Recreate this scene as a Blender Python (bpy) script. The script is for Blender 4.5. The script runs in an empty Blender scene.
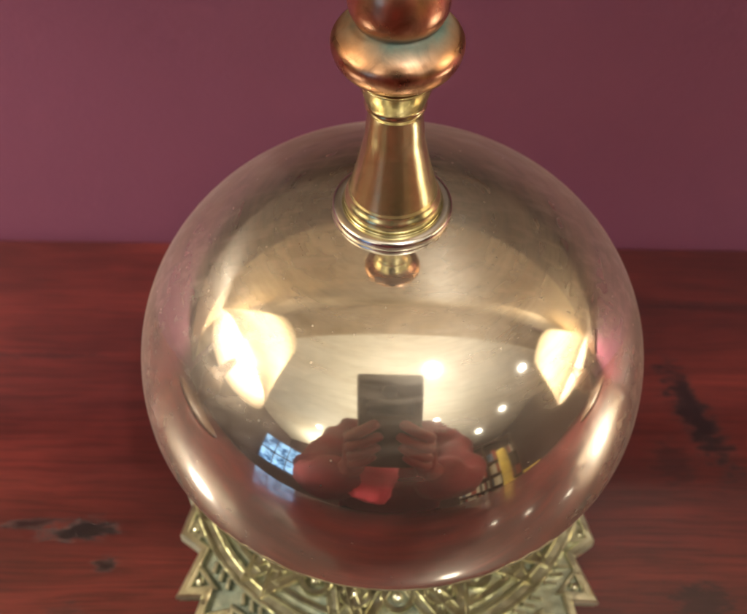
import bpy, bmesh, math, random
from mathutils import Vector, Matrix
random.seed(7)
PI = math.pi
S = bpy.context.scene
COL = S.collection
R = 0.042                       # radius of the bell's dome, metres
ZC = 1.05 * R                   # height of the dome's widest circle above the counter top (z = 0)
WALL_Y = 1.595 * R

# ------------------------------------------------------------------ helpers
def link(name, me, mat=None, parent=None, smooth=True):
    o = bpy.data.objects.new(name, me); COL.objects.link(o)
    if mat: me.materials.append(mat)
    if smooth:
        for p in me.polygons: p.use_smooth = True
    if parent: o.parent = parent
    return o

def tag(o, label=None, cat=None, group=None, kind=None):
    if label: o['label'] = label
    if cat: o['category'] = cat
    if group: o['group'] = group
    if kind: o['kind'] = kind
    return o

def empty(name, loc=(0, 0, 0)):
    o = bpy.data.objects.new(name, None); COL.objects.link(o); o.location = loc
    o.empty_display_size = .02
    return o

def bm_obj(name, bm, mat, parent=None, smooth=True, sharp=None):
    bmesh.ops.recalc_face_normals(bm, faces=bm.faces[:])
    me = bpy.data.meshes.new(name); bm.to_mesh(me); bm.free()
    o = link(name, me, mat, parent, smooth)
    if sharp: me.set_sharp_from_angle(angle=math.radians(sharp))
    return o

def spline(pts, n=8):
    """Catmull-Rom through profile points."""
    out = []
    P = [pts[0]] + list(pts) + [pts[-1]]
    for i in range(1, len(P) - 2):
        a, b, c, d = P[i-1], P[i], P[i+1], P[i+2]
        for k in range(n):
            t = k / n
            out.append(tuple(.5*((2*b[j]) + (-a[j]+c[j])*t + (2*a[j]-5*b[j]+4*c[j]-d[j])*t*t
                                 + (-a[j]+3*b[j]-3*c[j]+d[j])*t**3) for j in (0, 1)))
    out.append(tuple(pts[-1]))
    return out

def lathe(bm, prof, seg=128, z0=0.0, c=(0, 0), sc=1.0, close=False):
    rings = []
    for (r, z) in prof:
        if r < 1e-6:
            rings.append([bm.verts.new((c[0], c[1], z0 + z*sc))])
        else:
            rings.append([bm.verts.new((c[0] + r*sc*math.cos(2*PI*k/seg), c[1] + r*sc*math.sin(2*PI*k/seg), z0 + z*sc)) for k in range(seg)])
    pairs = list(zip(rings, rings[1:]))
    if close: pairs.append((rings[-1], rings[0]))
    for a, b in pairs:
        for k in range(seg):
            k2 = (k+1) % seg
            if len(a) == 1 and len(b) == 1: continue
            if len(a) == 1: bm.faces.new((a[0], b[k], b[k2]))
            elif len(b) == 1: bm.faces.new((a[k], b[0], a[k2]))
            else: bm.faces.new((a[k], b[k], b[k2], a[k2]))

def box(bm, lo, hi, bev=0.0, mat=None):
    r = bmesh.ops.create_cube(bm, size=1.0)
    vs = r['verts']
    for v in vs:
        v.co = Vector([lo[i] + (v.co[i] + .5) * (hi[i]-lo[i]) for i in range(3)])
    if bev > 0:
        es = list({e for v in vs for e in v.link_edges})
        r2 = bmesh.ops.bevel(bm, geom=es, offset=bev, segments=3, profile=.6, affect='EDGES')
        vs = list({v for f in r2['faces'] for v in f.verts} | {v for v in vs if v.is_valid})
    if mat is not None:
        for v in vs: v.co = mat @ v.co
    return vs

def tube(bm, pts, rad, seg=10, closed=False, flat=1.0):
    """round bar swept along points; flat squashes it in z"""
    n = len(pts); rings = []
    for i, p in enumerate(pts):
        p = Vector(p)
        if closed: t = Vector(pts[(i+1) % n]) - Vector(pts[i-1])
        else: t = Vector(pts[min(i+1, n-1)]) - Vector(pts[max(i-1, 0)])
        t.normalize()
        up = Vector((0, 0, 1)) if abs(t.z) < .9 else Vector((0, 1, 0))
        s = t.cross(up).normalized(); u = s.cross(t).normalized()
        rr = rad[i] if isinstance(rad, (list, tuple)) else rad
        rings.append([bm.verts.new(p + s*rr*math.cos(2*PI*k/seg) + u*rr*flat*math.sin(2*PI*k/seg)) for k in range(seg)])
    for i in range(n if closed else n-1):
        a, b = rings[i], rings[(i+1) % n]
        for k in range(seg): bm.faces.new((a[k], a[(k+1) % seg], b[(k+1) % seg], b[k]))
    if not closed:
        bm.faces.new(rings[0][::-1]); bm.faces.new(rings[-1])

# ------------------------------------------------------------------ materials
class N:
    def __init__(s, name):
        s.m = bpy.data.materials.new(name); s.m.use_nodes = True
        s.t = s.m.node_tree; s.t.nodes.clear()
        s.out = s.t.nodes.new('ShaderNodeOutputMaterial')
        s.co = s.t.nodes.new('ShaderNodeTexCoord')
    def n(s, typ, ins=None, **kw):
        x = s.t.nodes.new(typ)
        for k, v in kw.items(): setattr(x, k, v)
        for k, v in (ins or {}).items(): s.set(x, k, v)
        return x
    def set(s, x, k, v):
        if isinstance(v, bpy.types.NodeSocket): s.t.links.new(v, x.inputs[k])
        else: x.inputs[k].default_value = v
    def map(s, scale=(1, 1, 1), loc=(0, 0, 0), rot=(0, 0, 0), src=None):
        return s.n('ShaderNodeMapping', {'Vector': src or s.co.outputs['Object'], 'Scale': scale, 'Location': loc, 'Rotation': rot}).outputs[0]
    def noise(s, vec, scale, detail=4, rough=.55, dist=0):
        return s.n('ShaderNodeTexNoise', {'Vector': vec, 'Scale': scale, 'Detail': detail, 'Roughness': rough, 'Distortion': dist}).outputs['Fac']
    def ramp(s, fac, *stops, interp='LINEAR'):
        x = s.n('ShaderNodeValToRGB', {'Fac': fac}); e = x.color_ramp.elements; x.color_ramp.interpolation = interp
        while len(e) < len(stops): e.new(.5)
        for i, (p, c) in enumerate(stops):
            e[i].position = p; e[i].color = (c, c, c, 1) if isinstance(c, (int, float)) else (*c, 1)
        return x.outputs[0]
    def mix(s, fac, a, b, mode='MIX'):
        x = s.n('ShaderNodeMix', data_type='RGBA', blend_type=mode)
        for k, v in ((0, fac), (6, a), (7, b)):
            if isinstance(v, bpy.types.NodeSocket): s.t.links.new(v, x.inputs[k])
            else: x.inputs[k].default_value = v if k == 0 else ((v, v, v, 1) if isinstance(v, (int, float)) else (*v, 1))
        return x.outputs[2]
    def math(s, op, a, b=0.0, c=0.0, clamp=False):
        x = s.n('ShaderNodeMath', {0: a, 1: b, 2: c}, operation=op); x.use_clamp = clamp
        return x.outputs[0]
    def bump(s, h, strength, dist, normal=None):
        ins = {'Height': h, 'Strength': strength, 'Distance': dist}
        if normal: ins['Normal'] = normal
        return s.n('ShaderNodeBump', ins).outputs[0]
    def pbr(s, **k):
        ins = {kk.replace('_', ' '): (v if not isinstance(v, tuple) or len(v) != 3 else (*v, 1)) for kk, v in k.items()}
        return s.n('ShaderNodeBsdfPrincipled', ins).outputs[0]
    def done(s, sh):
        s.t.links.new(sh, s.out.inputs[0]); return s.m

def plain(name, col, rough=.6, metal=0.0, var=.25, scale=30):
    a = N(name)
    c = a.mix(a.noise(a.co.outputs['Object'], scale), tuple(x*(1-var) for x in col), tuple(min(1, x*(1+var)) for x in col))
    return a.done(a.pbr(Base_Color=c, Roughness=rough, Metallic=metal))

def glow(name, col, strength):
    a = N(name)
    e = a.n('ShaderNodeEmission', {'Color': (*col, 1), 'Strength': strength})
    return a.done(e.outputs[0])

# polished but handled dome: sharp reflection under a thin dull film, faint scuffs
def mat_dome():
    a = N('polished_bell_metal'); o = a.co.outputs['Object']
    xyz = a.n('ShaderNodeSeparateXYZ', {0: o})
    ang = a.math('ARCTAN2', xyz.outputs[1], xyz.outputs[0])
    rad = a.math('SQRT', a.math('ADD', a.math('MULTIPLY', xyz.outputs[0], xyz.outputs[0]), a.math('MULTIPLY', xyz.outputs[1], xyz.outputs[1])))
    arc = a.math('SUBTRACT', rad, xyz.outputs[2])
    pol = a.n('ShaderNodeCombineXYZ', {0: a.math('MULTIPLY', ang, .6), 1: a.math('MULTIPLY', arc, 110.0), 2: 0.0}).outputs[0]
    big = a.noise(o, 45, 3, .5, .2)
    sm = a.noise(a.map((60, 60, 60)), 2.4, 2, .45, 0)
    spun = a.noise(pol, 3.0, 3, .5)
    fine = a.noise(o, 900, 4, .6)
    col = a.mix(a.ramp(big, (.3, 0), (.72, 1)), (.82, .77, .64), (.92, .89, .80))
    # old lacquer worn through into tarnish: brownish clouds
    tarn = a.ramp(a.noise(a.map((1, 1, 1.4), (.3, .1, 0)), 45, 5, .55, .2), (.42, 0), (.80, 1))
    col = a.mix(a.math('MULTIPLY', tarn, .50), col, (.44, .38, .26))
    band = a.ramp(a.noise(a.n('ShaderNodeCombineXYZ', {0: a.math('MULTIPLY', ang, 1.6), 1: a.math('MULTIPLY', arc, 260.0), 2: a.math('MULTIPLY', big, .9)}).outputs[0], 1.0, 3, .55, 0), (.38, 0), (.70, 1))
    zone = a.n('ShaderNodeMapRange', {0: xyz.outputs[2], 1: ZC+.35*R, 2: ZC+.70*R, 3: .12, 4: 1.0}).outputs[0]
    col = a.mix(a.math('MULTIPLY', a.math('MULTIPLY', band, zone), .50), col, (.40, .31, .19))
    # few small green-grey spots
    sp = a.n('ShaderNodeTexVoronoi', {'Vector': o, 'Scale': 95.0, 'Randomness': 1.0})
    spots = a.math('MULTIPLY', a.ramp(sp.outputs['Distance'], (.05, 1), (.2, 0)), a.ramp(a.noise(o, 33, 2), (.60, 0), (.66, 1)))
    col = a.mix(a.math('MULTIPLY', spots, .6), col, (.22, .30, .20))
    # dust and lint specks, fine dull polish marks
    dv = a.n('ShaderNodeTexVoronoi', {'Vector': o, 'Scale': 700.0, 'Randomness': 1.0})
    dsel = a.n('ShaderNodeSeparateColor', {0: dv.outputs['Color']}).outputs[0]
    scr = a.math('MULTIPLY', a.ramp(dv.outputs['Distance'], (.10, 1), (.18, 0)), a.ramp(dsel, (.90, 0), (.93, 1)))
    hz = a.ramp(a.noise(a.map((70, 420, 420), (0, 0, 0), (.3, .5, .7)), 1.0, 3, .5), (.50, 0), (.80, 1))
    h = a.math('ADD', a.math('MULTIPLY', sm, .55), a.math('MULTIPLY', spun, .06))
    h = a.math('ADD', h, a.math('MULTIPLY', fine, .03))
    nb = a.bump(h, DOME_BUMP, .0002)
    nr = a.bump(fine, .15, .00004, nb)
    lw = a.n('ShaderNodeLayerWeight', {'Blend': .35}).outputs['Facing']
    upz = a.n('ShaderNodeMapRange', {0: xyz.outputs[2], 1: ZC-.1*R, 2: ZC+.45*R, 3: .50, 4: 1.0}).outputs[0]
    wear = a.math('MULTIPLY', a.ramp(a.noise(a.map(loc=(.5, .1, .3)), 28, 5, .6), (.35, 0), (.75, 1)), a.ramp(sm, (.3, .3), (.7, 1)))
    sharp = a.n('ShaderNodeBsdfAnisotropic', {'Color': col, 'Roughness': a.math('MULTIPLY_ADD', a.math('MULTIPLY', wear, zone), .12, .040), 'Normal': nb}).outputs[0]
    dullc = a.mix(.4, col, (.62, .50, .42))
    dull = a.n('ShaderNodeBsdfAnisotropic', {'Color': dullc, 'Roughness': a.math('ADD', .36, a.math('MULTIPLY', big, .15)), 'Normal': nr}).outputs[0]
    film = a.n('ShaderNodeBsdfDiffuse', {'Color': (.52, .43, .40, 1), 'Roughness': .3}).outputs[0]
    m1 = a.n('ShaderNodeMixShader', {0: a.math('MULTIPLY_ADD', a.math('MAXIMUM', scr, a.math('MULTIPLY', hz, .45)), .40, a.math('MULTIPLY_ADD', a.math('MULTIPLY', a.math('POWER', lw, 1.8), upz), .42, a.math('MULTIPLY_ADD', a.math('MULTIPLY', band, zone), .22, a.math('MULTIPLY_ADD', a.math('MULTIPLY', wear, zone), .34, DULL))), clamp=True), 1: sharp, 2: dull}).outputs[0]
    # pinkish diffuse film, stronger toward grazing view and higher on the dome
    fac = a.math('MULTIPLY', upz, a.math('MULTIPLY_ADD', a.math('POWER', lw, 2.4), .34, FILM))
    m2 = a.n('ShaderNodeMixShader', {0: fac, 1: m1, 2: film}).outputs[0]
    return a.done(m2)
DOME_BUMP = .08; DULL = .045; FILM = .035

def mat_brass(name, c1, c2, rough=.16, tarnish=(.20, .13, .06), patina=0.0, patina_z=None, bump=.25, tar=.5, cast=0.0, PLOW=.15, met0=1.0, PA=(.05, .075, .07), PB=(.19, .30, .27)):
    a = N(name); o = a.co.outputs['Object']
    n1 = a.noise(o, 130, 6, .62, .5); n2 = a.noise(o, 520, 5, .6)
    col = a.mix(a.ramp(n1, (.3, 0), (.7, 1)), c1, c2)
    col = a.mix(a.math('MULTIPLY', a.ramp(a.noise(a.map(loc=(.2, .4, .1)), 210, 6, .7, .8), (.50, 0), (.72, 1)), tar), col, tarnish)
    met = met0; ro = a.math('MULTIPLY_ADD', n1, .16, rough)
    if patina_z:          # verdigris lying low in the casting / in the groove
        z = a.n('ShaderNodeSeparateXYZ', {0: o}).outputs[2]
        k = a.n('ShaderNodeMapRange', {0: z, 1: patina_z[0], 2: patina_z[1], 3: 1.0, 4: 0.0}).outputs[0]
        k2 = a.n('ShaderNodeMapRange', {0: z, 1: patina_z[2], 2: patina_z[3], 3: 0.0, 4: 1.0}).outputs[0]
        k = a.math('MULTIPLY', k, k2)
        k = a.math('MULTIPLY', k, a.ramp(a.noise(a.map(loc=(.1, .2, .7)), 70, 4, .6), (.38, PLOW), (.62, 1)))
        k = a.math('MULTIPLY', k, patina, clamp=True)
        col = a.mix(k, col, a.mix(n2, PA, PB))
        met = a.math('MULTIPLY_ADD', k, -.85, 1.0)
        ro = a.math('MULTIPLY_ADD', k, .4, ro)
    nb = a.bump(a.math('ADD', n1, a.math('MULTIPLY', n2, .3)), bump, .00012)
    if cast:
        v1 = a.n('ShaderNodeTexVoronoi', {'Vector': a.map(src=a.n('ShaderNodeVectorMath', {0: o, 1: a.n('ShaderNodeTexNoise', {'Vector': o, 'Scale': 160.0}).outputs['Color'], 2: (.004, .004, .004)}, operation='MULTIPLY_ADD').outputs[0]) if False else o, 'Scale': 420.0}, feature='SMOOTH_F1').outputs['Distance']
        nb = a.bump(a.ramp(v1, (.15, 1), (.6, 0)), cast, .0005, nb)
    return a.done(a.pbr(Base_Color=col, Metallic=met, Roughness=ro, Normal=nb))

def mat_wood():
    a = N('varnished_mahogany'); o = a.co.outputs['Object']
    warp = a.noise(a.map((3, 12, 3)), 3, 3)
    v = a.n('ShaderNodeVectorMath', {0: o, 1: a.n('ShaderNodeCombineXYZ', {0: 0.0, 1: a.math('MULTIPLY', warp, .010), 2: 0.0}).outputs[0]}, operation='ADD').outputs[0]
    g1 = a.noise(a.map((14, 75, 30), src=v), 1.0, 7, .68)
    g2 = a.noise(a.map((45, 1500, 100), src=v), 1.0, 4, .6)
    g4 = a.noise(a.map((6, 260, 30), src=v), 1.0, 4, .6)
    g3 = a.noise(a.map((9, 22, 10), (.3, .2, 0), src=v), 1.0, 4, .6)
    col = a.mix(a.ramp(g1, (.25, 0), (.75, 1)), (.050, .0085, .0090), (.188, .028, .023))
    col = a.mix(a.math('MULTIPLY', a.ramp(g4, (.40, 1), (.62, 0)), .45), col, (.050, .008, .008))
    col = a.mix(a.ramp(g3, (.36, .9), (.56, 0)), col, (.040, .007, .008))
    col = a.mix(a.math('MULTIPLY', a.ramp(g2, (.42, 1), (.52, 0)), .45), col, (.018, .004, .004))
    # knots, bruises and ring marks in the wood, each with its own place
    xyz = a.n('ShaderNodeSeparateXYZ', {0: o})
    wn = a.math('MULTIPLY', a.math('SUBTRACT', a.noise(a.map((110, 420, 60)), 1.9, 7, .75), .5), 4.2)
    marks = None
    for (mx, my, rx, ry, rot, st) in MARKS:
        dx = a.math('SUBTRACT', xyz.outputs[0], mx); dy = a.math('SUBTRACT', xyz.outputs[1], my)
        c, s = math.cos(rot), math.sin(rot)
        u = a.math('ADD', a.math('MULTIPLY', dx, c/rx), a.math('MULTIPLY', dy, s/rx))
        w = a.math('ADD', a.math('MULTIPLY', dx, -s/ry), a.math('MULTIPLY', dy, c/ry))
        d = a.math('SQRT', a.math('ADD', a.math('MULTIPLY', u, u), a.math('MULTIPLY', w, w)))
        d = a.math('ADD', d, wn)
        k = a.math('MULTIPLY', a.ramp(d, (.55, 1), (1.15, 0), interp='EASE'), st)
        marks = k if marks is None else a.math('MAXIMUM', marks, k)
    col = a.mix(marks, col, (.012, .006, .008))
    nb = a.bump(a.math('ADD', a.math('MULTIPLY', g2, .6), a.math('MULTIPLY', marks, -.4)), .35, .00022)
    ro = a.math('MULTIPLY_ADD', g1, .14, .24)
    return a.done(a.pbr(Base_Color=col, Roughness=ro, Normal=nb, Coat_Weight=.6, Coat_Roughness=.10, Specular_IOR_Level=.4))
MARKS = [(-.0605, -.0127, .0075, .0026, .10, 1.0), (-.0545, -.0200, .0024, .0017, 0, .9), (-.071, -.0115, .006, .0012, .1, .8),
         (-.0600, -.032, .004, .0045, .9, .45), (-.080, .030, .018, .0009, .03, .5),
         (.0670, .0160, .0042, .0170, .29, .95), (.0600, .004, .005, .006, .3, .45), (.060, -.026, .006, .005, 0, .7), (.080, .047, .03, .0014, 0, .5)]

def mat_paint(name, col, rough=.6):
    a = N(name); o = a.co.outputs['Object']
    n = a.noise(o, 6, 4, .6); f = a.noise(o, 260, 5, .7)
    c = a.mix(n, tuple(x*.88 for x in col), tuple(x*1.1 for x in col))
    c = a.mix(a.math('MULTIPLY', f, .18), c, tuple(x*.7 for x in col))
    return a.done(a.pbr(Base_Color=c, Roughness=rough, Normal=a.bump(f, .35, .0006)))

M = {}
M['dome'] = mat_dome()
M['stem'] = mat_brass('yellow_brass', (.72, .66, .32), (.86, .80, .48), rough=.13, tarnish=(.34, .32, .18), tar=.6, met0=.93)
M['washer'] = mat_brass('pale_worn_brass', (.72, .68, .62), (.86, .83, .79), rough=.14, tarnish=(.3, .26, .2), tar=.25)
M['knob'] = mat_brass('copper_toned_bronze', (.58, .32, .18), (.76, .47, .30), rough=.20, tarnish=(.16, .06, .035), patina=1.0,
                      patina_z=(ZC+1.60*R, ZC+1.625*R, ZC+1.552*R, ZC+1.592*R), bump=.6, tar=.6)
M['base'] = mat_brass('old_cast_brass', (.56, .56, .38), (.78, .77, .58), rough=.22, tarnish=(.12, .11, .06), patina=.9,
                      patina_z=(ZC-.860*R, ZC-.836*R, -1, -.9), bump=.45, tar=.45, cast=.35, PLOW=.10, PA=(.03, .045, .035), PB=(.24, .31, .25))
M['steel'] = plain('dark_steel', (.12, .11, .10), .4, 1.0)
M['wood'] = mat_wood()
M['plum'] = mat_paint('plum_wall_paint', (.172, .050, .098))
M['cream'] = mat_paint('cream_ceiling_paint', (.82, .785, .68))
M['darkwood'] = plain('dark_panel_wood', (.07, .035, .02), .45, 0, .4, 12)
M['beamwood'] = plain('beam_oak', (.36, .275, .175), .5, 0, .45, 9)
M['carpet'] = plain('carpet', (.06, .02, .02), .9)
M['roomwall'] = mat_paint('dark_room_wall', (.075, .035, .03)); M['shade'] = None

# ------------------------------------------------------------------ camera
el = math.radians(53.5); pit = math.radians(51.0); D = 4.1 * R
CAM = Vector((-.076*R, -math.cos(el)*D, ZC + math.sin(el)*D))
FWD = Vector((0, math.cos(pit), -math.sin(pit))); UPV = Vector((0, math.sin(pit), math.cos(pit)))
cd = bpy.data.cameras.new('camera'); cam = bpy.data.objects.new('camera', cd); COL.objects.link(cam)
roll = math.radians(.8)
rt = Vector((1, 0, 0))
r2 = rt*math.cos(roll) + UPV*math.sin(roll)
u2 = UPV*math.cos(roll) - rt*math.sin(roll)
mw = Matrix((r2, u2, -FWD)).transposed().to_4x4(); mw.translation = CAM
cam.matrix_world = mw
cd.sensor_width = 36; cd.lens = 36*1000/747; cd.clip_start = .004; cd.clip_end = 60
cd.dof.use_dof = True; cd.dof.focus_distance = .128; cd.dof.aperture_fstop = 34
S.camera = cam

# ------------------------------------------------------------------ the bell
bell = empty('desk_bell', (0, 0, 0))
tag(bell, 'antique brass counter bell with round polished dome, copper knob and ornate cast base', 'bell')

HB, NN, EE, RR = .842, 2.12, .15, .965
def dome_prof(sc=1.0):
    out = []
    for i in range(0, 61):
        t = PI/2 * (1 - i/60)
        out.append((max(0.0, math.cos(t))**(2/NN)*sc if i else 0.0, HB*math.sin(t)**(2/NN)*sc if i < 60 else 0.0))
    return out
bm = bmesh.new()
o_ = dome_prof()
o_ += [(1-(1-RR)*(k/10)**2, -EE*k/10) for k in range(1, 11)]
i_ = [(r*.972, z*.972 - (0.0)) for (r, z) in o_][::-1]
lip = [(RR-.004, -EE-.008), (RR-.014, -EE-.011), (RR-.024, -EE-.008)]
i_[0] = (RR-.030, -EE)
prof = o_ + lip + i_
prof[0] = (.05, prof[1][1]+.0005); prof[-1] = (.05, prof[0][1]-.028)   # bored for the plunger
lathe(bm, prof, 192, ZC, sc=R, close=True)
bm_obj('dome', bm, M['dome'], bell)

# washer ring under the stem
bm = bmesh.new()
lathe(bm, spline([(.06, .828), (.196, .824), (.206, .832), (.2085, .846), (.203, .860), (.190, .867), (.172, .867), (.168, .862), (.06, .862)], 5), 128, ZC, sc=R)
bm_obj('washer', bm, M['washer'], bell).location.x = -.016*R
# turned stem
bm = bmesh.new()
lathe(bm, spline([(.05, .860), (.160, .861), (.1655, .870), (.1665, .886), (.163, .903), (.153, .918), (.149, .926), (.1475, .940), (.1435, .955),
                  (.136, .985), (.1245, 1.03), (.111, 1.09), (.0985, 1.15), (.093, 1.205), (.088, 1.25), (.087, 1.272), (.091, 1.281), (.097, 1.288), (.0985, 1.298), (.096, 1.307),
                  (.098, 1.318), (.105, 1.338), (.113, 1.362), (.119, 1.385), (.122, 1.400), (.119, 1.408), (.05, 1.409)], 6), 128, ZC, sc=R)
bm_obj('stem', bm, M['stem'], bell).location.x = -.016*R
# knob: flange, verdigris groove, round button
bm = bmesh.new()
lathe(bm, spline([(.04, 1.411), (.108, 1.413), (.132, 1.423), (.160, 1.443), (.182, 1.466), (.194, 1.492), (.1985, 1.520), (.192, 1.540), (.177, 1.559), (.160, 1.574),
                  (.144, 1.586), (.131, 1.593), (.126, 1.600), (.130, 1.609), (.139, 1.624), (.1465, 1.648), (.148, 1.672), (.144, 1.70), (.134, 1.735), (.116, 1.770), (.090, 1.80),
                  (.055, 1.822), (.02, 1.830), (0, 1.831)], 6), 128, ZC, sc=R)
bm_obj('knob', bm, M['knob'], bell).location.x = -.016*R
# plunger rod and bracket that hold the dome over the base (hidden by the dome from above)
bm = bmesh.new(); lathe(bm, [(0, -.90), (.07, -.90), (.07, -.55), (.04, -.52), (.04, .83), (0, .83)], 32, ZC, sc=R)
bm_obj('plunger_rod', bm, M['steel'], bell)

# --- pierced cast base
def star(scale=1.0, inset=0.0):
    q = [(0, .935), (8.5, .96), (17, .935), (24.5, 1.02), (31, .965), (38, 1.145), (41.5, 1.06), (45, 1.16), (48.5, 1.06), (52, 1.145), (59, .965), (65.5, 1.02), (73, .935), (81.5, .96)]
    pts = []
    for k in range(4):
        for (d, r) in q:
            t = math.radians(d + 90*k)
            pts.append(Vector((math.cos(t)*(r-inset)*scale, math.sin(t)*(r-inset)*scale, 0)))
    return pts
ZP = ZC - .85*R        # top of the plate
TH = .045*R
bm = bmesh.new()
# plate: bottom and top outlines bridged to an inner hole; slightly dished
out = star(R); n = len(out)
rows = []
for (f, z) in ((1.0, ZP-TH), (1.0, ZP-.008*R), (.992, ZP), (.955, ZP), (.945, ZP-.012*R), (.60, ZP-.012*R), (.30, ZP-.010*R), (.30, ZP-TH)):
    rows.append([bm.verts.new((v.x*f, v.y*f, z)) for v in out])
for i in range(len(rows)):
    a, b = rows[i], rows[(i+1) % len(rows)]
    for k in range(n): bm.faces.new((a[k], a[(k+1) % n], b[(k+1) % n], b[k]))
base = bm_obj('base', bm, M['base'], bell, smooth=False)

def ring_pts(r, z, n=96, cx=0, cy=0, a0=0, a1=2*PI, close=True):
    m = n if close else n+1
    return [(cx + r*R*math.cos(a0+(a1-a0)*k/n), cy + r*R*math.sin(a0+(a1-a0)*k/n), z) for k in range(m)]

def strap(bm, pts, w, h, closed=False, groove=True, dz=-.02):
    """flat cast strap with chamfered edges and a sunk middle, swept along pts (R units)"""
    prof = [(-w, dz), (-w, h*.55), (-w*.82, h), (-w*.55, h), (-w*.40, h*.45), (w*.40, h*.45), (w*.55, h), (w*.82, h), (w, h*.55), (w, dz)] if groove else \
           [(-w, dz), (-w, h*.5), (-w*.6, h), (w*.6, h), (w, h*.5), (w, dz)]
    n = len(pts); rows = []
    for i in range(n):
        p = Vector(pts[i])
        if closed: t0 = (p - Vector(pts[i-1])).normalized(); t1 = (Vector(pts[(i+1) % n]) - p).normalized()
        else: t0 = (p - Vector(pts[i-1])).normalized() if i else (Vector(pts[1])-p).normalized(); t1 = (Vector(pts[i+1])-p).normalized() if i < n-1 else t0
        t = (t0+t1).normalized(); nn = Vector((-t.y, t.x, 0)); nn.normalize()
        k = 1/max(.45, nn.dot(Vector((-t0.y, t0.x, 0)).normalized()))
        rows.append([bm.verts.new((p + nn*q*k + Vector((0, 0, z)))*R + Vector((0, 0, ZP))) for (q, z) in prof])
    for i in range(n if closed else n-1):
        a, b = rows[i], rows[(i+1) % n]
        for k in range(len(prof)-1): bm.faces.new((a[k], a[k+1], b[k+1], b[k]))
    if not closed: bm.faces.new(rows[0]); bm.faces.new(rows[-1][::-1])
def circ(r, n=120, cx=0, cy=0, z=0): return [(cx+r*math.cos(2*PI*k/n), cy+r*math.sin(2*PI*k/n), z) for k in range(n)]
bm = bmesh.new()
strap(bm, [(v.x/R, v.y/R, 0) for v in star(R, .022)], .018, .016, True, False)
bm_obj('toothed_edge', bm, M['base'], base, smooth=False)
bm = bmesh.new()
strap(bm, circ(.882), .038, .022, True)
strap(bm, circ(.800), .014, .016, True, False)
strap(bm, circ(.50, 90), .032, .020, True)
bm_obj('ring_band', bm, M['base'], base, smooth=True, sharp=18)
# star tips: a plain raised triangle inside every tooth
for k in range(4):
    bm = bmesh.new()
    for d, r, w_ in ((24.5, .975, .050), (38, 1.075, .075), (52, 1.075, .075), (65.5, .975, .050)):
        t = math.radians(d+90*k); e = Vector((math.cos(t), math.sin(t), 0)); f = Vector((-math.sin(t), math.cos(t), 0))
        tri = [e*(r+.020), e*(r-w_)+f*w_*.8, e*(r-w_)-f*w_*.8]
        strap(bm, tri, .010, .012, True, False)
        lathe(bm, [(w_*.26, -.02), (w_*.26, .004), (w_*.16, .014), (0, .018)], 12, ZP, ((r-w_*.55)*R*e.x, (r-w_*.55)*R*e.y), R)
    for d in (23, 26, 36, 39, 42, 48, 51, 54, 64, 67):
        t = math.radians(d+90*k); c_, s_ = math.cos(t), math.sin(t)
        t2 = t + .035
        strap(bm, [(.925*c_, .925*s_, 0), (.965*math.cos(t2), .965*math.sin(t2), 0)], .009, .010, False, False)
    bm_obj('tip_relief', bm, M['base'], base, smooth=False)
# interlaced strapwork: two zigzags of grooved straps that cross, circles over the crossings, pellets between
bm = bmesh.new(); K = 12
for ph_, zo in ((0, .000), (.5, .0045)):
    pts = []
    for k in range(2*K):
        a = 2*PI*(k+ph_*2*.5)/(2*K)
        r = .84 if k % 2 else .53
        pts.append((r*math.cos(a), r*math.sin(a), zo))
    strap(bm, pts, .034, .021, True)
for k in range(2*K):
    a = 2*PI*(k+.25)/(2*K)
    strap(bm, circ(.062, 28, .695*math.cos(a), .695*math.sin(a), .003), .013, .021, True, False)
    for (rr_, da, s_) in ((.59, .5, .018), (.695, 0, .026)):
        b_ = 2*PI*(k+.25+da)/(2*K)
        lathe(bm, [(s_, -.02), (s_, .006), (s_*.7, .016), (s_*.3, .021), (0, .022)], 12, ZP, (rr_*R*math.cos(b_), rr_*R*math.sin(b_)), R)
bm_obj('strapwork', bm, M['base'], base, smooth=False)
for k in range(4):
    t = math.radians(45+90*k)
    bm = bmesh.new()
    lathe(bm, spline([(0, 0), (.05, 0), (.075, .015), (.085, .05), (.07, .10), (.05, .165)], 4), 24, 0.0004*R, (.88*R*math.cos(t), .88*R*math.sin(t)), R*.93)
    bm_obj('foot', bm, M['base'], base)

# ------------------------------------------------------------------ counter, walls, ceiling
def slab(name, lo, hi, mat, bev=0, label=None):
    bm = bmesh.new(); box(bm, lo, hi, bev)
    o = bm_obj(name, bm, mat, None, smooth=False); tag(o, kind='structure'); return o
bm = bmesh.new()
box(bm, (-1.3, -.40, -.035), (1.3, WALL_Y-.0015, 0), .0012)
ct = bm_obj('counter', bm, M['wood'], None, smooth=False); tag(ct, kind='structure')
slab('counter_front', (-1.27, -.35, -.95), (1.27, WALL_Y-.0005, -.0355), M['darkwood'])
slab('floor', (-3.3, -3.7, -1.0), (3.3, .3, -.95), M['carpet'])
slab('ceiling', (-3.3, -3.7, 1.68), (3.3, .3, 1.75), M['cream'])
slab('wall', (-3.3, WALL_Y, -.95), (3.3, WALL_Y+.1, 1.68), M['plum'])
slab('wall_left', (-3.3, -3.6, -.95), (-3.2, WALL_Y-.001, 1.679), M['roomwall'])
slab('wall_right', (3.2, -3.6, -.95), (3.3, WALL_Y-.001, 1.679), M['roomwall'])
slab('wall_back', (-3.19, -3.7, -.95), (3.19, -3.6, 1.679), M['roomwall'])

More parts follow.
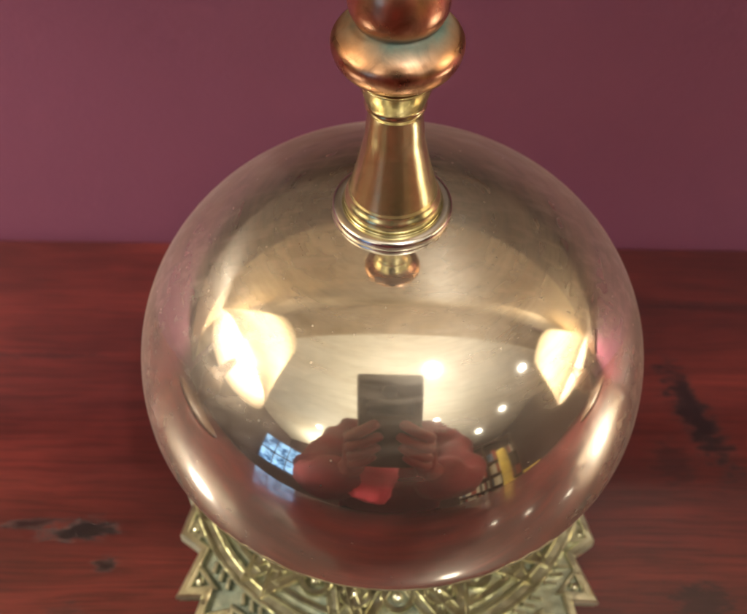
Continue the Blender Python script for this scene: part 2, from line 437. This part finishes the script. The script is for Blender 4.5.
# ------------------------------------------------------------------ what the dome mirrors
# dark timber rail along the wall and the timber bulkhead over the counter
bm = bmesh.new(); box(bm, (-1.3, WALL_Y-.012, .098), (1.3, WALL_Y-.0005, .150), .003)
tag(bm_obj('wall_rail', bm, M['darkwood'], None, smooth=False), 'narrow dark timber rail fixed along the plum wall above the bell', 'rail')
bm = bmesh.new(); box(bm, (-1.3, WALL_Y-.006, .1505), (1.3, WALL_Y-.0005, 1.40), .001)
tag(bm_obj('wall_panel', bm, M['beamwood'], None, smooth=False), 'oak wall panelling above the dark rail behind the bell', 'panelling')
bm = bmesh.new(); box(bm, (-3.1, -.24, 1.42), (3.1, WALL_Y-.001, 1.679), .01)
tag(bm_obj('ceiling_beam', bm, M['beamwood'], None, smooth=False), 'deep oak beam under the cream ceiling above the counter', 'beam')

# table lamps
a = N('cream_lampshade')
d_ = a.n('ShaderNodeBsdfDiffuse', {'Color': (.85, .80, .70, 1)}).outputs[0]
t_ = a.n('ShaderNodeBsdfTranslucent', {'Color': (.92, .86, .74, 1)}).outputs[0]
M['shade'] = a.done(a.n('ShaderNodeMixShader', {0: .5, 1: d_, 2: t_}).outputs[0])
def table_lamp(x, y, zb, h, r0, r1, power, label):
    t = empty('table_lamp', (x, y, .0)); tag(t, label, 'lamp', 'lamps either side of the bell')
    bm = bmesh.new()
    lathe(bm, spline([(0, .0005), (.07, .0005), (.075, .01), (.05, .022), (.018, .035), (.015, .06), (.03, .09), (.034, .12), (.015, .16), (.010, zb+.03), (0, zb+.03)], 5), 40)
    bm_obj('lamp_base', bm, M['darkwood'], t)
    bm = bmesh.new()
    lathe(bm, [(r0, zb), (r1, zb+h), (r1-.002, zb+h), (r0-.002, zb)], 64, close=True)
    sh = bm_obj('lamp_shade', bm, M['shade'], t)
    l = bpy.data.lights.new('bulb', 'POINT'); l.energy = power; l.color = (1, .90, .76); l.shadow_soft_size = .035
    lo = bpy.data.objects.new('bulb', l); COL.objects.link(lo); lo.parent = t; lo.location = (0, 0, zb+h*.38)
    return t
table_lamp(-.36, -.07, .20, .24, .14, .085, 7.5, 'table lamp with wide cream shade standing left of the bell')
table_lamp(.50, -.05, .15, .20, .12, .075, 20, 'table lamp with narrower cream shade standing right of the bell')

# recessed ceiling downlights
M['lens'] = glow('downlight_lens', (1, .93, .8), 90)
M['trim'] = plain('white_trim', (.75, .72, .65), .4)
DL = [(.45, -.72, 14), (2.1, -.66, 10), (2.2, -1.7, 10), (1.97, -2.5, 10), (.74, -1.85, 12), (-1.5, -2.3, 12), (-.6, -3.0, 8)]
names = ['nearest above the counter', 'by the right wall beside the beam', 'midway along the right wall', 'in the far right corner', 'in the middle of the room', 'in the left half of the room', 'near the back wall']
for (x, y, p), nm in zip(DL, names):
    t = empty('downlight', (x, y, 1.68)); tag(t, 'recessed ceiling downlight ' + nm, 'downlight', 'recessed downlights in the ceiling')
    bm = bmesh.new(); lathe(bm, [(.052, -.002), (.07, -.004), (.07, -.0005), (.052, -.0005)], 32, close=True); bm_obj('trim', bm, M['trim'], t)
    bm = bmesh.new(); lathe(bm, [(0, -.003), (.05, -.003)], 32); bm_obj('lens', bm, M['lens'], t, smooth=False)
    l = bpy.data.lights.new('downlight_beam', 'SPOT'); l.energy = p*3; l.spot_size = math.radians(110); l.spot_blend = .6; l.color = (1, .91, .78); l.shadow_soft_size = .04
    lo = bpy.data.objects.new('downlight_beam', l); COL.objects.link(lo); lo.parent = t; lo.location = (0, 0, -.05)
# added fill lamps on stands, put in to brighten the ceiling the dome mirrors
for (x, y, top, e, lab) in ((-1.6, -3.2, 1.75, 45, 'added fill lamp on a tall stand by the back wall, brightening the ceiling'), (.05, -1.45, 1.05, 42, 'added fill lamp on a shorter stand behind the person, brightening the ceiling')):
    t = empty('ceiling_fill_lamp', (x, y, -.95)); tag(t, lab, 'fill lamp')
    bm = bmesh.new(); lathe(bm, [(0, .001), (.14, .001), (.14, .02), (.015, .03), (.012, top), (.15, top+.11), (.145, top+.11), (.01, top+.01), (0, top+.01)], 40); bm_obj('pole', bm, M['darkwood'], t)
    l = bpy.data.lights.new('ceiling_fill', 'AREA'); l.shape = 'DISK'; l.size = .26; l.energy = e; l.color = (1, .93, .80)
    lo = bpy.data.objects.new('ceiling_fill', l); COL.objects.link(lo); lo.parent = t; lo.location = (0, 0, top+.12); lo.rotation_euler = (PI, 0, 0)

# window with daylight at the back left, bookcase and yellow armchair back right
a = N('dusk_window_light')
c_ = a.mix(a.ramp(a.noise(a.co.outputs['Object'], 5, 4, .6), (.40, 0), (.58, 1)), (.03, .09, .22), (.30, .58, 1.0))
M['blue'] = a.done(a.n('ShaderNodeEmission', {'Color': c_, 'Strength': 2.2}).outputs[0])
t = empty('window', (-2.1, -2.25, -.95)); t.rotation_euler = (0, 0, math.radians(-43)); tag(t, 'blue lit window panel over a dark settle in the back left corner', 'window')
bm = bmesh.new(); box(bm, (-.8, -.2, 0), (.5, .2, .98), .01); bm_obj('settle', bm, M['darkwood'], t, smooth=False)
bm = bmesh.new(); box(bm, (-.47, -.03, .99), (.47, .03, 1.80), .01); fr = bm_obj('frame', bm, M['darkwood'], t, smooth=False)
bm = bmesh.new()
for x0, x1 in ((-.43, -.15), (-.13, .13), (.15, .43)):
    for z0, z1 in ((1.03, 1.36), (1.39, 1.76)): box(bm, (x0, .031, z0), (x1, .034, z1))
bm_obj('pane', bm, M['blue'], fr, smooth=False)
t = empty('bookcase', (1.75, -2.35, -.95)); t.rotation_euler = (0, 0, math.radians(30)); tag(t, 'dark bookcase with rows of books against the back wall', 'bookcase')
bm = bmesh.new()
box(bm, (-.62, -.15, 0), (.62, -.13, 2.0))
for x in (-.64, -.01, .62): box(bm, (x, -.129, 0), (x+.02, .15, 2.0))
for z in (0.01, .4, .75, 1.1, 1.45, 1.97): box(bm, (-.619, -.128, z), (-.011, .148, z+.02)); box(bm, (.011, -.128, z), (.619, .148, z+.02))
bm_obj('case', bm, M['darkwood'], t, smooth=False)
bcol = [plain('book_cloth', c, .6) for c in ((.75, .68, .55), (.4, .08, .06), (.10, .16, .25), (.8, .78, .7), (.12, .10, .08))]
for z in (.42, .77, 1.12, 1.47):
    for x0 in (-.60, .03):
        x = x0
        while x < x0+.54:
            w = random.uniform(.03, .07)
            bm = bmesh.new(); box(bm, (x, -.10, z+.0005), (x+w-.002, random.uniform(.05, .12), z+random.uniform(.2, .3)), .003)
            bm_obj('book', bm, random.choice(bcol), t, smooth=False)
            x += w
M['yellow'] = plain('yellow_fabric', (.85, .60, .12), .8)
t = empty('armchair', (2.25, -1.75, -.95)); t.scale = (1.2, 1.2, 1.2); t.rotation_euler = (0, 0, math.radians(-42+180)); tag(t, 'high backed yellow armchair in the back right of the room', 'armchair')
bm = bmesh.new(); box(bm, (-.3, -.28, .3), (.3, .3, .45), .04); bm_obj('seat', bm, M['yellow'], t)
bm = bmesh.new(); box(bm, (-.27, .281, .3), (.27, .42, 1.35), .05); bm_obj('backrest', bm, M['yellow'], t)
for s in (-1, 1):
    bm = bmesh.new(); box(bm, (s*.35-.045, -.26, .3), (s*.35+.045, .28, .62), .03); bm_obj('armrest', bm, M['yellow'], t)
    for yy in (-.22, .25):
        bm = bmesh.new(); lathe(bm, [(0, 0), (.018, 0), (.028, .3), (0, .3)], 16, 0, (s*.25, yy)); bm_obj('leg', bm, M['darkwood'], t)

# ------------------------------------------------------------------ phone and photographer (mirrored in the dome)
M['phone'] = plain('phone_shell', (.06, .055, .04), .5)
M['glass'] = plain('black_glass', (.01, .012, .012), .08)
pc = CAM - FWD*.014 - UPV*.048
PM = Matrix((Vector((1, 0, 0)), UPV, -FWD)).transposed().to_4x4(); PM.translation = pc
ph = empty('phone', (0, 0, 0)); ph.matrix_world = PM
tag(ph, 'dark smartphone held upright in both hands in front of the bell', 'phone')
bm = bmesh.new(); box(bm, (-.0375, -.072, .0), (.0375, .072, .009), .0035); bm_obj('shell', bm, M['phone'], ph)
bm = bmesh.new(); lathe(bm, [(0, -.001), (.009, -.001), (.0095, .0005)], 32, 0, (0, .048)); bm_obj('lens', bm, M['glass'], ph)
bm = bmesh.new(); box(bm, (-.026, .016, -.0012), (.026, .038, -.0002), .0004); bm_obj('camera_glass', bm, M['glass'], ph, smooth=False)
bm = bmesh.new(); box(bm, (-.034, -.068, .0091), (.034, .068, .0095)); bm_obj('screen', bm, M['glass'], ph, smooth=False)

def skin_obj(name, chains, mat, parent, lv=2):
    """chains: list of lists of (co, radius[, radius2]); shared coordinates are merged; first vertex is the root"""
    vs, rs, es, idx = [], [], [], {}
    for ch in chains:
        prev = None
        for it in ch:
            co, r = it[0], it[1]
            r2_ = it[2] if len(it) > 2 else r
            key = tuple(round(c, 5) for c in co)
            if key not in idx: idx[key] = len(vs); vs.append(co); rs.append((r, r2_))
            i = idx[key]
            if prev is not None and prev != i: es.append((prev, i))
            prev = i
    me = bpy.data.meshes.new(name); me.from_pydata([tuple(v) for v in vs], es, []); me.materials.append(mat)
    o = bpy.data.objects.new(name, me); COL.objects.link(o); o.parent = parent
    md = o.modifiers.new('skin', 'SKIN'); md.use_smooth_shade = True
    sv = me.skin_vertices[0].data if me.skin_vertices else None
    if sv is None:
        me.attributes.new  # pragma: no cover
    for i, r in enumerate(rs): sv[i].radius = r; sv[i].use_root = (i == 0)
    sb = o.modifiers.new('sub', 'SUBSURF'); sb.levels = lv; sb.render_levels = lv
    return o
M['skin'] = plain('skin', (.26, .06, .065), .5, 0, .08)
M['shirt'] = plain('maroon_knit', (.20, .030, .045), .85, 0, .2, 60)
M['scarf'] = plain('pink_cloth', (.65, .07, .13), .7, 0, .15, 60)
M['hair'] = plain('brown_hair', (.05, .03, .02), .6)
M['trouser'] = plain('dark_cloth', (.03, .03, .04), .8)
pr = empty('person', (0, -.60, -.95))
tag(pr, 'person in a maroon jumper and pink scarf leaning in and holding up a phone', 'person')
def L(x, y, z): return Vector((x, y+.60, z+.95))
def P(x, y, z): v = PM @ Vector((x, y, z)); return L(*v)
pel = L(0, -.66, -.02)
ch = []
ch.append([(pel, .13, .10), (L(0, -.63, .16), .12, .09), (L(0, -.58, .32), .14, .10), (L(0, -.53, .44), .10, .08), (L(0, -.49, .50), .052), (L(0, -.46, .55), .055), (L(0, -.45, .62), .078, .088), (L(0, -.455, .69), .07, .08), (L(0, -.465, .73), .04)])
for s in (-1, 1):
    w = P(s*.060, -.098, .035)
    ch.append([(L(0, -.53, .44), .10, .08), (L(s*.17, -.53, .43), .055), (L(s*.22, -.50, .26), .045), (L(s*.20-.022, -.42, .12), .040), (L(s*.14, -.33, .08), .034), (w, .024, .018), (P(s*.052, -.068, .022), .026, .012)])
    kn = P(s*.052, -.068, .022)
    for j, (fy, ln) in enumerate(((-.020, .040), (-.037, .044), (-.054, .041), (-.070, .034))):
        ch.append([(kn, .026, .012), (P(s*.050, fy, .012), .0085), (P(s*.047, fy+.004, -.009), .0085), (P(s*(.046-ln*.5), fy+.018, -.012), .0078), (P(s*(.047-ln*.9), fy+.029, -.009), .0066)])
    ch.append([(kn, .026, .012), (P(s*.040, -.055, .022), .0095), (P(s*.026, -.040, .021), .0085), (P(s*.012, -.028, .020), .0075)])
    ch.append([(pel, .13, .10), (L(s*.09, -.66, -.10), .085), (L(s*.10, -.62, -.48), .062), (L(s*.10, -.66, -.86), .042), (L(s*.10, -.56, -.92), .035, .028)])
skin_obj('body', ch, M['skin'], pr, 2)
sc_ = []
sc_.append([(L(0, -.67, -.16), .20, .15), (pel, .20, .15), (L(0, -.60, .16), .20, .15), (L(0, -.57, .32), .19, .13), (L(0, -.53, .44), .12, .10)])
for s in (-1, 1):
    sc_.append([(L(0, -.53, .44), .12, .10), (L(s*.17, -.53, .43), .070), (L(s*.22, -.50, .26), .080), (L(s*.20-.022, -.42, .12), .076), (L(s*.14, -.33, .08), .062), (P(s*.075, -.115, .055), .032)])
jm = skin_obj('jumper', sc_, M['shirt'], pr, 2)
tj = bpy.data.textures.new('creases', 'VORONOI'); tj.noise_scale = .10; tj.noise_intensity = 1.2
dj = jm.modifiers.new('creases', 'DISPLACE'); dj.texture = tj; dj.strength = .045; dj.mid_level = .35; dj.texture_coords = 'LOCAL'
skin_obj('trousers', [[(L(0, -.66, -.04), .14, .11), (L(s*.09, -.66, -.10), .10), (L(s*.10, -.62, -.48), .078), (L(s*.10, -.66, -.84), .06)] for s in (-1, 1)], M['trouser'], pr, 2)
sf = skin_obj('scarf', [[(L(.05, -.42, .46), .035), (L(0, -.38, .40), .05), (L(-.02, -.34, .28), .055), (L(-.03, -.30, .16), .050), (L(-.04, -.285, .08), .055, .03), (L(-.05, -.285, .045), .04, .02)], [(L(0, -.38, .40), .05), (L(-.06, -.42, .46), .035)]], M['scarf'], pr, 2)
tx = bpy.data.textures.new('folds', 'CLOUDS'); tx.noise_scale = .05
dm = sf.modifiers.new('folds', 'DISPLACE'); dm.texture = tx; dm.strength = .05; dm.texture_coords = 'LOCAL'
bm = bmesh.new(); bmesh.ops.create_uvsphere(bm, u_segments=32, v_segments=20, radius=1)
for v in bm.verts:
    v.co = Vector((v.co.x*.088, v.co.y*.10, v.co.z*.10)) + L(0, -.485, .665)
bm_obj('hair', bm, M['hair'], pr)
for s in (-1, 1):
    bm = bmesh.new(); bmesh.ops.create_uvsphere(bm, u_segments=16, v_segments=10, radius=.011, matrix=Matrix.Translation(L(s*.030, -.368, .62))); bm_obj('eye', bm, M['glass'], pr)
bm = bmesh.new(); bmesh.ops.create_cone(bm, cap_ends=True, segments=16, radius1=.014, radius2=.006, depth=.045, matrix=Matrix.Translation(L(0, -.362, .60))); bm_obj('nose', bm, M['skin'], pr)

# ------------------------------------------------------------------ world and colour management
w = bpy.data.worlds.new('World'); S.world = w; w.use_nodes = True
w.node_tree.nodes['Background'].inputs[0].default_value = (1, .85, .7, 1)
w.node_tree.nodes['Background'].inputs[1].default_value = .06
S.view_settings.view_transform = 'Standard'; S.view_settings.look = 'None'
S.view_settings.exposure = 0.1; S.view_settings.gamma = 1
S.cycles.use_denoising = True
S.cycles.max_bounces = 8
